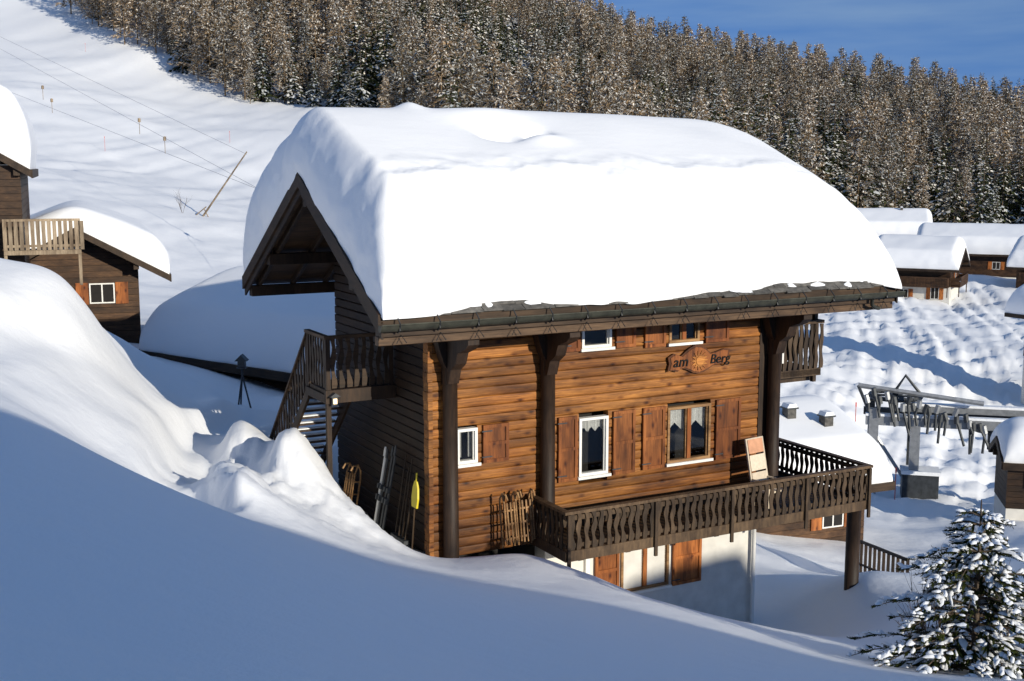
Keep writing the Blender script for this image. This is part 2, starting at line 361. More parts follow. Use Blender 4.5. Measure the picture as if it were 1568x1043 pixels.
for u in (.26,2.53,8.62):
    zb=-8.0 if u<8 else -7.8
    b.path([(u,-.17,zb),(u,-.17,-6),(u,-.17,-3.9)],[.165,.155,.15],12,0,random.uniform(.9,1.3))
    pr=[(-.02,-4.35),(-.34,-4.3),(-.45,-4.0),(-.68,-3.85),(-.78,-3.62),(-1.12,-3.5),(-1.25,-3.4),(-1.25,-3.28),(-.02,-3.28)]
    b.prism(pr,'x',u-.12,u+.12,0,1.1)
    b.prism([(u-.12,-4.0),(u-.12,-3.3),(u-.36,-3.3),(u-.28,-3.6),(u-.2,-3.85)],'y',-.3,-.05,0,.9)
    b.prism([(u+.12,-4.0),(u+.2,-3.85),(u+.28,-3.6),(u+.36,-3.3),(u+.12,-3.3)],'y',-.3,-.05,0,.9)
b.path([(10.15,-1.35,-10.4),(10.15,-1.35,-7.9)],.17,12,0,1.0)
b.box(8.3,8.75,-.02,.3,-8,-2.4,0,1.0)
b.build('posts_and_brackets',[M_DARK],CH)
b=MB()
z=-8.0
while z<-3.4:
    b.box(-.15-random.uniform(0,.02),-.062,-.03,.2,z+.004,z+rh-.004,0,random.uniform(.6,1.1)); z+=rh
b.build('corner_log_ends',[M_LOG],CH)
# roof
b=MB()
th=.16
def rp(v,dz=0): return (v,float(zr(v))+dz)
for v0,v1 in ((VN,RV),(RV,VF)):
    pts=[rp(v0),rp(v1),rp(v1,-th),rp(v0,-th)]
    b.prism(pts,'x',UL,UR,0,.8)
b.build('roof_deck',[M_DARKH],CH)
b=MB()
for u in np.arange(UL+.25,UR,.85):
    for v0,v1 in ((VN+.1,RV),(RV,VF-.1)):
        b.prism([rp(v0,-th-.002),rp(v1,-th-.002),rp(v1,-th-.16),rp(v0,-th-.16)],'x',u,u+.1,0,.8)
for v in (-1.25,.1,RV-.12,HD-.3,VF-.3):
    zz=float(zr(v))-th-.17
    b.box(UL+.08,UR-.08,v,v+.22,zz-.26,zz,0,.9)
b.build('rafters_and_purlins',[M_DARK],CH,bev=.01)
b=MB()
for u in (UL-.06,UR+.003):
    for v0,v1 in ((VN-.03,RV),(RV,VF+.03)):
        b.prism([rp(v0,.06),rp(v1,.06),rp(v1,-.24),rp(v0,-.24)],'x',u,u+.055,0,.5)
        b.prism([rp(v0,-.1),rp(v1,-.1),rp(v1,-.40),rp(v0,-.40)],'x',u+.058 if u<0 else u-.05,u+.10 if u<0 else u-.004,0,.4)
b.build('barge_boards',[M_OLD],CH)
b=MB()
b.box(UL,UR,VN+.12,VN+.30,-3.27,-3.10,0,1.5)
b.box(UL,UR,VN+.02,VN+.10,-3.10,-2.86,1,.9)
b.build('eave_boards',[M_DARKH,M_DARKH],CH,bev=.01)
b=MB(); n=8; ys=[]; 
for i in range(n+1):
    a=math.pi+math.pi*i/n; ys.append((VN-.09+.10*math.cos(a),-2.86+.13*math.sin(a)))
vs=[(UL-.05,y,z) for y,z in ys]+[(UR+.05,y,z) for y,z in ys]
b.add(vs,[(i,i+1,n+2+i,n+1+i) for i in range(n)],0,1.0,smooth=True)
b.prism(ys,'x',UL-.06,UL-.045,0); b.prism(ys,'x',UR+.045,UR+.06,0)
b.path([(UL-.05,VN-.19,-2.855),(UR+.05,VN-.19,-2.855)],.018,6,0,1.3)
for u in np.arange(UL+.3,UR,.8):
    b.path([(u,VN-.2,-2.83),(u,VN-.20,-2.95),(u,VN-.09,-3.01),(u,VN+.03,-2.93)],.018,5,1,.5)
    b.path([(u,VN-.2,-2.83),(u,VN-.05,-2.70)],.012,5,1)
    b.path([(u,VN-.02,-3.22),(u+.1,VN+.0,-3.07),(u+.2,VN-.02,-3.22)],.009,4,1,.5)
b.path([(10.2,VN-.09,-3.0),(10.2,VN-.09,-3.12),(10.35,VN-.05,-3.2),(10.6,VN+.1,-3.24)],.045,8,0)
b.build('gutter',[M_GUT,M_STEEL],CH)
b=MB()
for row in range(6):
    u=UL+.02
    while u<UR-.1:
        w=random.uniform(.3,.75); v0=VN-.07+row*.17+random.uniform(-.02,.02); d=random.uniform(.28,.34)
        w=min(w,UR-u-.02); zz=.02+random.uniform(0,.016)
        b.prism([(v0,float(zr(v0))+zz+.025),(v0+d,float(zr(v0+d))+zz),(v0+d,float(zr(v0+d))+zz-.02),(v0,float(zr(v0))+zz)],'x',u,u+w-.012,0,random.uniform(.6,1.5))
        u+=w
b.build('stone_slates',[M_SLATE],CH)
def top(u,v):
    s=np.sqrt((v-RV)**2+.5**2)-.5
    e=1.22-.40*s-.02*np.clip(u-4,0,9)
    return e-.08*np.clip(np.abs(v-RV)-3.2,0,2)**2
def extra(u,v):
    e=-.42*np.exp(-((u-2.2)/.50)**2-((v-1.35)/.42)**2)+.14*np.exp(-((u-2.2)/1.2)**2-((v-2.25)/.5)**2)
    e+= -.42*np.exp(-((u-3.05)/.22)**2-((v-1.25)/.22)**2)+.10*np.exp(-((u-3.0)/.5)**2-((v-.75)/.3)**2)
    e+= .14*np.exp(-((u-.75)/.28)**2-((v-2.9)/.4)**2)
    k=np.clip((.2-v)/.9,0,1)
    e+= .020*np.sin(v*9+1.3*np.sin(u*1.1)+.8*np.sin(u*2.7)+fbm(u*.9,v*.9,2,15)*4)*k+fbm(u*2.4,v*2.4,3,51)*.07*k
    return e
def rec(u):
    k=np.clip(fbm(u*.45,u*0+3.3,2,77)*1.0+.12,0,.5)
    g=np.clip((u-3.2)/2.5,0,1)*np.clip((11-u)/.8,0,1)*.24+np.exp(-((u-.9)/.9)**2)*.28
    return -.07+g+k*.35*(.2+np.clip((u-2)/3,0,1))+fbm(u*1.3,u*0,2,7)*.12*np.clip((u+.6)/2,0,1)
snow_cap('roof_snow',CH,UL-.02,UR-.03,VN-.05,VF+.02,zr,top,.5,3.0,.8,1.0,420,240,3,extra,rec,wob=.03)
b=MB()
for i in range(34):
    u=random.uniform(4.5,10.7) if i<26 else random.uniform(.2,1.8); v=VN+random.uniform(.0,.42); w=random.uniform(.06,.26); d=random.uniform(.04,.10); pts=[]
    for j in range(9):
        a=2*math.pi*j/9; q=random.uniform(.7,1.25); vv_=v+d*math.sin(a)*q; pts.append((u+w*math.cos(a)*q,vv_,float(zr(vv_))+.05))
    c=(u,v,float(zr(v))+.055+random.uniform(.03,.08)); b.add(pts+[c],[(j,(j+1)%9,9) for j in range(9)],0,1,smooth=True)
b.build('snow_patches_on_slates',[M_SNOWT],CH)
# balcony
b=MB(); BU0,BU1,BV=2.14,10.35,-1.62; DZ=-7.80
b.box(BU0,BU1,BV+.1,.0,DZ,DZ+.05,1,.9)
b.box(HL+.35,BU1,.0,3.2,DZ,DZ+.05,1,.9)
b.box(BU0-.02,BU1+.02,BV,BV+.09,DZ-.12,DZ+.10,2,1.5); b.box(BU0-.02,BU0+.07,BV+.092,0,DZ-.12,DZ+.10,2,1.0); b.box(BU1-.07,BU1+.02,BV+.092,3.2,DZ-.12,DZ+.10,2,1.2)
for u in np.arange(BU0+.35,BU1-.2,1.15): b.box(u,u+.12,BV+.1,3.0 if u>HL+.3 else -.01,DZ-.17,DZ-.002,0,1)
RT=-6.87
b.box(BU0-.05,BU1+.05,BV-.03,BV+.11,RT-.06,RT,2,1.8); b.box(BU0-.05,BU0+.09,BV+.112,0,RT-.06,RT,2,1.5); b.box(BU1-.09,BU1+.05,BV+.112,3.2,RT-.06,RT,2,1.6)
b.box(BU0,BU1,BV+.02,BV+.06,RT-.20,RT-.10,2,1.2); b.box(BU0,BU1,BV+.02,BV+.06,DZ+.16,DZ+.24,2,1.1)
b.box(BU1-.06,BU1-.02,BV+.1,3.2,RT-.2,RT-.1,2,1.2); b.box(BU1-.06,BU1-.02,BV+.1,3.2,DZ+.16,DZ+.24,2,1.1)
b.box(BU0+.02,BU0+.06,BV+.1,0,RT-.2,RT-.1,2,1.2); b.box(BU0+.02,BU0+.06,BV+.1,0,DZ+.16,DZ+.24,2,1.1)
def baluster(mb,c,fixed,axis,z0,z1,sgn=1,t=1.0,m=2):
    L=[];Rr=[]; k=12; ph=random.uniform(-.6,.6); am=random.uniform(.7,1.3)
    for i in range(k+1):
        f=i/k; w=.048+.014*am*math.sin(f*math.pi*4+ph); off=.018*am*math.sin(f*math.pi*3+ph*1.5)
        zz=z0+(z1-z0)*f; L.append((c-w+off,zz)); Rr.append((c+w+off,zz))
    for i in range(k):
        q=[L[i],Rr[i],Rr[i+1],L[i+1]]
        mb.prism(q,axis,fixed,fixed+.028,m,t)
for u in np.arange(BU0+.12,BU1-.05,.178): baluster(b,u+random.uniform(-.012,.012),BV-.01,'y',DZ+.11,RT-.065,t=random.uniform(.6,1.3))
for v in np.arange(BV+.2,3.1,.178): baluster(b,v,BU1-.02,'x',DZ+.11,RT-.065,t=random.uniform(.7,1.25))
for v in np.arange(BV+.2,-.05,.178): baluster(b,v,BU0-.012,'x',DZ+.11,RT-.065,t=random.uniform(.7,1.25))
for u in (BU0+.04,4.3,6.3,8.4,BU1-.05): b.box(u-.035,u+.035,BV-.062,BV-.012,DZ-.30,RT-.062,2,.9)
b.box(2.7,8.3,-.42,-.10,DZ+.42,DZ+.47,2,.8); b.box(2.7,8.3,-.42,-.38,DZ+.2,DZ+.42,2,.7)
b.build('balcony',[M_DARK,M_DARKH,M_GREY],CH)
b=MB()
b.box(HL+.02,10.2,0,5.0,-4.95,-4.82,0,1); b.box(HL+.3,10.25,-.02,.08,-3.72,-3.64,2,1.5); b.box(10.15,10.25,.09,5,-3.72,-3.64,2,1.3)
b.box(HL+.3,10.2,0,.06,-4.98,-4.8,2,1.2)
for u in np.arange(HL+.45,10.2,.16): baluster(b,u,-.02,'y',-4.8,-3.73,t=random.uniform(.7,1.3))
for v in np.arange(.2,5,.17): baluster(b,v,10.2,'x',-4.8,-3.73,t=random.uniform(.7,1.3))
for v in (.1,2.5,4.8): b.box(10.05,10.15,v,v+.1,-5.15,-2.8,2,.9)
b.box(HL,10.3,.3,.45,-5.15,-4.96,2,1); b.box(8.95,9.0,-.05,-.0,-4.6,-3.2,3,1)
b.build('upper_side_balcony',[M_DARK,M_DARKH,M_GREY,M_WPAINT],CH)
b=MB(); LZ=-4.68
b.box(-1.55,-.02,2.05,3.25,LZ-.08,LZ,0,1.2)
b.box(-1.6,-1.5,2.0,3.3,LZ-.26,LZ-.082,0,1.0); b.box(-1.6,-.02,1.97,2.07,LZ-.26,LZ+.02,0,1.2)
for u,v in ((-1.52,2.06),(-.1,2.06),(-1.52,3.2)): b.box(u-.05,u+.05,v-.05,v+.05,LZ-.2 if u>-1 or v>3 else -7.9,LZ+1.12,0,1)
b.box(-1.6,-.05,2.0,2.1,LZ+1.1,LZ+1.17,1,1.1); b.box(-1.6,-1.48,2.11,3.3,LZ+1.1,LZ+1.17,1,1)
for u in np.arange(-1.4,-.1,.17): baluster(b,u,2.02,'y',LZ+.05,LZ+1.1,t=random.uniform(.4,.8),m=1)
for v in np.arange(2.2,3.2,.17): baluster(b,v,-1.56,'x',LZ+.05,LZ+1.1,t=random.uniform(.4,.8),m=1)
ns=16
for i in range(ns):
    v=3.3+i*.19; zz=LZ-(i+1)*.19
    b.box(-1.5,-.55,v,v+.26,zz-.04,zz,0,1.6)
    b.box(-1.45,-.6,v+.06,v+.2,zz+.001,zz+.025,2,1)
for u in (-1.58,-.54):
    b.prism([(3.2,LZ-.05),(3.3+ns*.19,LZ-ns*.19-.05),(3.3+ns*.19,LZ-ns*.19-.33),(3.2,LZ-.33)],'x',u,u+.06,0,1.2)
b.prism([(3.25,LZ+1.1),(3.3+ns*.19,LZ-ns*.19+1.0),(3.3+ns*.19,LZ-ns*.19+.93),(3.25,LZ+1.03)],'x',-1.6,-1.52,1,1.1)
for i in range(0,ns):
    v=3.35+i*.19; zz=LZ-i*.19; baluster(b,v,-1.56,'x',zz-.1,zz+.97,t=random.uniform(.4,.8),m=1)
b.build('outside_staircase',[M_DARK,M_DARKH,M_SNOWT],CH)
b=MB(); b.box(-1.5,-1.38,1.86,1.96,LZ-.28,LZ-.1,0); b.box(-1.48,-1.40,1.84,1.86,LZ-.25,LZ-.14,1)
b.prism([(-1.56,LZ-.1),(-1.32,LZ-.1),(-1.44,LZ-.02)],'y',1.82,1.97,0); b.build('porch_lamp',[M_STEEL,M_LAMP],CH)
b=MB(); b.path([(8.25,-.06,-11),(8.25,-.06,-8)],.05,10,0); b.build('downpipe',[M_WPAINT],CH)

SG=empty('carved_house_sign',H(6.5,-.0,-4.33),HYAW)
b=MB()
out=[(-.85,.12),(-.7,.2),(-.5,.13),(-.38,.22),(-.25,.3),(-.1,.36),(.06,.33),(.2,.26),(.32,.14),(.5,.17),(.7,.22),(.86,.2),(.84,.06),(.78,-.1),(.6,-.13),(.42,-.14),(.3,-.2),(.15,-.27),(0,-.3),(-.16,-.27),(-.3,-.2),(-.45,-.15),(-.6,-.22),(-.74,-.18),(-.86,-.2),(-.82,-.02)]
b.prism(out,'y',-.09,-.045,0,.5)
b.prism([(x*.93,z*.86) for x,z in out],'y',-.105,-.091,0,1.25)
for i in range(14):
    a=2*math.pi*i/14; c,s=math.cos(a),math.sin(a)
    b.prism([(.1*c-.035*s,.1*s+.035*c),(.25*c,.23*s),(.1*c+.035*s,.1*s-.035*c)],'y',-.125,-.106,1,1.3)
ring=[(.11*math.cos(a),.11*math.sin(a)) for a in np.linspace(0,2*math.pi,16,endpoint=False)]
b.prism(ring,'y',-.14,-.11,1,1.5)
b.build('board',[M_SHUT,M_LOG],SG)
for tx,x,sz in (('am',-.53,.34),('Berg',.56,.30)):
    cu=bpy.data.curves.new('letters','FONT'); cu.body=tx; cu.size=sz; cu.extrude=.015; cu.align_x='CENTER'; cu.align_y='CENTER'; cu.shear=.2
    o=bpy.data.objects.new('letters',cu); scene.collection.objects.link(o); o.parent=SG; o.location=(x,-.118,.0); o.rotation_euler=(math.radians(90),0,0); cu.materials.append(M_DARK)
# ------------------------------------------------------------ objects round the house
def obj(name,u,v,z,yaw=0): return empty(name,H(u,v,z),HYAW+yaw)
def sledge(u,v,z,yaw,tilt,mat):
    E=obj('wooden_sledge',u,v,z,yaw); b=MB(); M=Matrix.Rotation(tilt,4,'X')
    for x in (-.15,.15):
        b.path([(x,0,0),(x,0,.85),(x,-.03,1.04),(x,-.12,1.15),(x,-.24,1.13),(x,-.30,1.02)],.022,6,0,1,M)
        b.path([(x,-.16,.1),(x,-.17,.95),(x,-.12,1.12)],.018,6,0,1,M)
        for zz in (.2,.5,.78): b.path([(x,0,zz),(x,-.16,zz)],.016,6,0,1,M)
    for x in (-.09,0,.09): b.box(x-.018,x+.018,-.185,-.165,.08,.95,0,random.uniform(.8,1.2),M)
    for zz in (.2,.5,.78): b.box(-.17,.17,-.163,-.14,zz-.02,zz+.02,0,1,M)
    b.build('frame',[mat],E)
sledge(1.5,-.36,-7.85,.15,-.14,M_GOLD); sledge(1.9,-.34,-7.85,-.05,-.16,M_GOLD)
sledge(-.75,2.9,-7.7,-1.3,-.2,M_GOLD)
E=obj('pair_of_skis',-.1,1.55,-7.75,0)
b=MB()
for j,(y,c,ln) in enumerate(((0,0,1.85),(.14,1,1.8),(.33,0,1.7),(.47,2,1.72))):
    M=Matrix.Translation((-.45,y,0))@Matrix.Rotation(.2,4,'Y')@Matrix.Rotation(random.uniform(-.05,.05),4,'X')
    b.box(-.012,.012,-.04,.04,0,ln*.9,c,1,M)
    b.prism([(-.04,ln*.9),(.04,ln*.9),(.045,ln*.97),(.02,ln*1.02),(-.02,ln*1.02),(-.045,ln*.97)],'x',-.035,-.015,c,1,M)
    b.box(-.07,-.013,-.035,.035,.6,.72,0,1.5,M); b.box(-.07,-.013,-.035,.035,.85,.95,0,1.5,M)
for y in (.2,.6): 
    b.path([(-.4,y,0),(-.05,y+.05,1.25)],.01,5,1); 
b.build('skis',[M_STEEL,M_STEEL,M_WPAINT],E)
E=obj('yellow_snow_shovel',-.36,.42,-7.9,0); b=MB(); M=Matrix.Rotation(.08,4,'Y')
b.path([(0,0,0),(0,0,1.0)],.017,6,1,1,M); b.prism([(-.12,.95),(.12,.95),(.15,1.15),(.12,1.35),(.05,1.5),(-.05,1.5),(-.12,1.35),(-.15,1.15)],'x',-.02,.02,0,1,M)
b.path([(0,0,1.45),(0,0,1.67)],.017,6,0,1,M); b.box(-.015,.015,-.08,.08,-.02,.01,1,1,M)
b.build('shovel',[M_YEL,M_GREY],E)
E=obj('garden_tools',-.22,.95,-7.75); b=MB()
for i in range(4):
    y=-.3+i*.17; b.path([(-.2,y,0),(.1,y+.06,1.5+.2*(i%2))],.016,6,0,.7)
    b.box(-.26,-.14,y-.1,y+.1,-.02,.06,1)
b.build('handles',[M_GREY,M_STEEL],E)
E=obj('folding_deck_chair',7.98,-.85,DZ+.05,.15); b=MB()
Mb=Matrix.Translation((0,.25,.42))@Matrix.Rotation(-.22,4,'X')
for x in (-.27,.27): b.box(x-.022,x+.022,-.02,.02,0,1.15,0,1,Mb)
b.box(-.248,.248,-.02,.02,1.10,1.15,0,1,Mb); b.box(-.248,.248,-.02,.02,.05,.1,0,1,Mb)
b.box(-.245,.245,-.035,-.022,.80,1.12,1,1,Mb); b.box(-.245,.245,-.035,-.022,.40,.76,0,1.3,Mb)
b.box(-.245,.245,-.035,-.022,.08,.36,0,1.1,Mb)
b.box(-.28,.28,-.25,.25,.40,.44,0,1.1)
for x in (-.25,.25):
    b.box(x-.02,x+.02,-.24,-.2,0,.4,0); b.box(x-.02,x+.02,.2,.24,0,.4,0); b.box(x-.025,x+.025,-.25,.3,.62,.65,0,1.1)
    b.box(x-.02,x+.02,-.24,-.2,.44,.62,0)
b.build('chair',[M_CHW,M_ORC],E)
p=W(372,612,35); p.z=gz(p.x,p.y); E=empty('garden_bird_feeder',p); b=MB()
for a in (0,2.1,4.2): b.path([(.25*math.cos(a),.25*math.sin(a),-.2),(0,0,.9)],.025,6,0)
b.path([(0,0,.8),(0,0,1.35)],.03,6,0); b.box(-.13,.13,-.13,.13,1.1,1.13,0); b.prism([(-.18,1.32),(.18,1.32),(0,1.5)],'y',-.16,.16,0)
b.box(-.1,.1,-.1,.1,1.14,1.31,0); b.build('feeder',[M_STEEL],E)
def railfence(name,p0,p1,h=.9,n=12):
    E=empty(name,p0); d=p1-p0; b=MB()
    b.path([(0,0,h),(d.x,d.y,d.z+h)],.05,6,0); b.path([(0,0,.2),(d.x,d.y,d.z+.2)],.035,6,0)
    for i in range(n+1):
        q=d*(i/n); b.box(q.x-.04,q.x+.04,q.y-.02,q.y+.02,q.z-.4,q.z+h,0,random.uniform(.8,1.2))
    b.build('rails',[M_DARK],E)
railfence('wooden_garden_fence',W(1305,868,37),W(1388,905,34))
# ------------------------------------------------------------ other chalets
def chalet(name,loc,yaw,L,Wd,h,pitch=.5,ov=1.0,sn=.9,basew=0,wins=(),balc=None,wall=M_OLD,shutm=M_SHUT,chim=(),down=3,bt=1.0,rr=1.0):
    E=empty(name,loc,yaw); hx=L/2; hy=Wd/2; ap=h+hy*pitch
    b=MB()
    rowh=.24; z=basew
    while z<ap-.1:
        half=hy if z+rowh<h else max(0,(ap-z-rowh)/pitch)
        if half>.15: b.box(-hx,hx,-half,half,z,z+rowh-.012,0,random.uniform(.7,1.3)*bt)
        z+=rowh
    b.box(-hx+.04,hx-.04,-hy+.04,hy-.04,basew,h,2)
    b.box(-hx+.02,hx-.02,-hy+.02,hy-.02,min(-down,basew-.1),basew-.01,1)
    b.build('walls',[wall,M_WHITE,M_BLACK],E)
    hxo=hx+ov; hyo=hy+ov; ze=ap+.12-hyo*pitch
    zr2=lambda y: ap+.12-pitch*np.abs(y)
    b=MB()
    for s in (-1,1):
        pts=[(s*hyo,ze),(0,ap+.12),(0,ap),(s*hyo,ze-.12)]
        b.prism(pts,'x',-hxo,hxo,0,.9)
        for x in (-hxo-.04,hxo):
            b.prism([(s*hyo,ze+.02),(0,ap+.14),(0,ap-.12),(s*hyo,ze-.24)],'x',x,x+.04,0,.7)
        b.box(-hxo,hxo,s*hyo-(.0 if s<0 else -.002)-(.05 if s<0 else 0),s*hyo+(.0 if s<0 else .05),ze-.26,ze+.03,0,.6)
    for y in (-hy,0-.1,hy-.2): 
        zz=float(zr2(y+.1))-.14; b.box(-hxo+.1,hxo-.1,y,y+.2,zz-.3,zz-.05,0,.8)
    b.build('roof',[M_DARKH],E)
    tp=lambda u,v: ap+.12+sn-pitch*.82*(np.sqrt(v*v+.35)-.6)
    snow_cap('roof_snow',E,-hxo+.03,hxo-.03,-hyo+.02,hyo-.02,zr2,tp,rr,rr,.7,.7,60,50,int(abs(loc[0]*3))+1)
    b=MB()
    for face,a,z,w,hh in wins:
        if face=='-x': M=Matrix.Translation((-hx,a,z))@Matrix.Rotation(-math.pi/2,4,'Z')
        elif face=='+x': M=Matrix.Translation((hx,a,z))@Matrix.Rotation(math.pi/2,4,'Z')
        else: M=Matrix.Translation((a,-hy,z))
        b.box(-w/2,w/2,-.03,.0,0,hh,1,1,M); b.box(-w/2,w/2,-.05,-.031,0,.05,0,1,M); b.box(-w/2,w/2,-.05,-.031,hh-.05,hh,0,1,M)
        for x in (-w/2,-.025,w/2-.05): b.box(x,x+.05,-.052,-.033,.05,hh-.05,0,1,M)
        for x in (-w/2-w*.5-.03,w/2+.03): b.box(x,x+w*.5,-.06,-.02,-.03,hh+.03,2,1.8,M)
    if wins: b.build('windows',[M_WPAINT,M_BLACK,shutm],E)
    if balc:
        b=MB()
        for face,a0,a1,z,d in balc:
            if face=='-x': M=Matrix.Translation((-hx,0,z))@Matrix.Rotation(-math.pi/2,4,'Z')
            elif face=='+x': M=Matrix.Translation((hx,0,z))@Matrix.Rotation(math.pi/2,4,'Z')
            else: M=Matrix.Translation((0,-hy,z))
            b.box(a0,a1,-d,-.01,-.15,0,0,1,M); b.box(a0,a1,-d-.04,-d+.04,.95,1.03,0,1.2,M); b.box(a0,a1,-d-.02,-d+.02,.1,.18,0,1,M)
            x=a0
            while x<a1: b.box(x,x+.12,-d-.03,-d-.0,.0,.95,0,random.uniform(.7,1.3),M); x+=.17
            for x in (a0,a1-.06): b.box(x,x+.06,-d+.05,-.01,.1,.95,0,1,M)
            for x in (a0,a1-.1): b.box(x,x+.1,-d+.05,-d+.15,-1.2,0,0,1,M)
        b.build('balcony',[M_OLDG if name.startswith('hill') else M_OLD],E)
    for x,y in chim:
        b=MB(); zc=float(tp(0,y)); b.box(x-.18,x+.18,y-.18,y+.18,zc-2.0,zc+.3,0); b.box(x-.24,x+.24,y-.24,y+.24,zc+.31,zc+.36,1)
        b.prism([(x-.22,zc+.36),(x+.22,zc+.36),(x+.14,zc+.5),(x-.14,zc+.5)],'y',y-.2,y+.2,2)
        b.build('chimney',[M_SLATE,M_STEEL,M_SNOWT],E)
    return E
p=W(122,500,48); yw=math.radians(109); c=p+Vector((math.cos(yw)*4.5,math.sin(yw)*4.5,0))
chalet('village_chalet',(c.x,c.y,p.z+.1),yw,9,4.6,2.45,.55,1.15,.75,-2,[('-x',-.9,.8,.95,.8),('-x',1.15,.8,.7,.8)],None,bt=1.0)
p=W(-135,440,40); yw=math.radians(110); c=p+Vector((math.cos(yw)*4.5,math.sin(yw)*4.5,0))
chalet('hillside_chalet',(c.x,c.y,p.z),yw,9,7.0,3.9,.6,.35,1.7,-2,[],[('-x',2.9,5.3,1.2,1.0)],bt=.9,rr=.8)
c=Vector((-6.2,42.6,-8.75)); chalet('neighbour_chalet',tuple(c),math.radians(-38),10,6.0,2.5,.42,1.0,1.15,-2,[],None,down=2,rr=1.3)
c=W(1235,760,43); chalet('garden_chalet',(c.x-1.1,c.y+2.6,-13.9),math.radians(22),5.2,5.6,2.9,.45,.7,1.0,0,[('-y',1.2,1.1,.9,.8)],None,chim=[(.2,-1.4),(1.3,-2.1)],down=2,bt=1.5)
def villD(name,px,py,D,yaw,L,Wd,h,**k):
    p=W(px,py,D); chalet(name,(p.x,p.y,p.z),math.radians(yaw),L,Wd,h,**k)
villD('village_chalet',1405,462,142,-28,8,7,4.6,basew=2.2,sn=1.3,wins=[('-y',-1,.8,1,1),('+x',0,3,1,.9),('-y',2.4,.8,.9,1.6)],balc=[('-y',-3.9,3.9,2.3,1.0),('+x',-3,3,2.3,1)],bt=.6)
villD('village_chalet',1490,432,168,-24,13,8,4.6,basew=1.2,sn=1.4,wins=[('-y',-3,2.2,1,1),('+x',0,2.5,1.2,1),('-y',3,2.2,1,1)],balc=[('+x',-3,3,1.6,1)],bt=.8)
villD('village_chalet',1355,408,185,-15,11,9,5.0,basew=1.2,sn=1.5,wins=[('-y',-3,2.2,1,1)],chim=[(2,-1)],bt=.7)
villD('village_chalet',1625,455,150,-35,9,8,4.2,basew=1.0,sn=1.2,wins=[('-y',-2,2.2,1,1),('-y',1,2.2,1,1)],balc=[('-y',-4,4,2.2,1)],bt=1.5)
villD('village_chalet',1655,570,88,-60,6,5,4.5,basew=1.0,sn=1.2,bt=.9)
villD('lift_hut',1590,768,50,-12,3.0,2.6,1.9,sn=.8,ov=.25,bt=.5,wins=[('-y',0,.9,.8,.7)],basew=0)
# ------------------------------------------------------------ ski lift station
p,D_=G(1448,765,46); sc=D_/57.0*1.25
E=empty('ski_lift_station',p,math.radians(-14)); E.scale=(sc,sc,sc*1.12); b=MB()
for x,h in ((-2.7,3.0),(2.6,2.6),(-1.2,2.7)):
    b.box(x-.17,x+.17,-.17,.17,-1.5,h,3); b.box(x-.12,x+.12,1.9,2.1,-1.5,h,0)
b.box(-3.0,3.2,-.12,.12,2.45,2.75,3); b.box(-3.0,3.2,1.9,2.12,2.45,2.7,0)
b.box(-1.6,3.4,.8,1.1,2.8,3.0,3)
for x in (-2.7,-1.2,.6,2.6): b.box(x-.08,x+.08,.13,1.88,2.5,2.65,0)
b.box(-3,3.2,-.14,.14,2.76,2.84,2); b.box(-1.6,3.4,.78,1.12,3.01,3.09,2)
for k,(cx,cz,r) in enumerate(((-1.9,3.3,.95),(1.6,2.3,.6))):
    for i in range(20):
        a=2*math.pi*i/20; a2=2*math.pi*(i+1)/20
        b.path([(cx+r*math.cos(a),1+r*math.sin(a),cz),(cx+r*math.cos(a2),1+r*math.sin(a2),cz)],.08,5,0,cap=False)
    for i in range(6):
        a=2*math.pi*i/6; b.path([(cx,1,cz),(cx+r*math.cos(a),1+r*math.sin(a),cz)],.04,5,0)
    b.path([(cx,1,cz-.7),(cx,1,cz+.25)],.12,8,0)
R_=random.Random(4)
for i in range(22):
    x=-2.9+i*.2+R_.uniform(-.08,.08); zt=3.45-.04*i+R_.uniform(-.15,.2); b.path([(x,-.2,zt),(x+R_.uniform(-.15,.3),-.3,zt-R_.uniform(.3,1.0))],.05,5,0); b.path([(x,-.2,zt-.12),(x+R_.uniform(-.1,.1),-.2,zt+.14)],.1,6,0 if i%3 else 3)
b.path([(-2.7,0,2.2),(-1.2,0,.2)],.07,6,3); b.path([(2.6,0,2.3),(1.4,0,2.45)],.05,6,0)
b.path([(-3.3,.4,3.7),(1.2,.4,3.25)],.09,6,3); b.path([(-3.3,.4,3.7),(-2.7,0,2.5)],.06,6,0); b.path([(3.1,.2,2.9),(3.4,.2,1.2),(3.0,.2,.1)],.1,6,0)
b.path([(-2.0,.4,3.5),(-1.6,.4,4.1),(-1.0,.4,3.45)],.06,5,0); b.path([(2.9,0,2.6),(2.1,0,.2)],.08,5,3)
b.box(-1.6,-.3,-.3,.6,.0,.85,0); b.box(-1.65,-.25,-.35,.65,.86,.98,2)
b.box(1.7,2.2,-.5,-.15,.5,1.5,0); b.box(3.0,3.9,-.2,.6,-.4,1.4,0); b.box(2.95,3.95,-.25,.65,1.41,1.58,2)
b.build('steelwork',[M_STEEL,M_GALV,M_SNOWT,M_GALV],E)
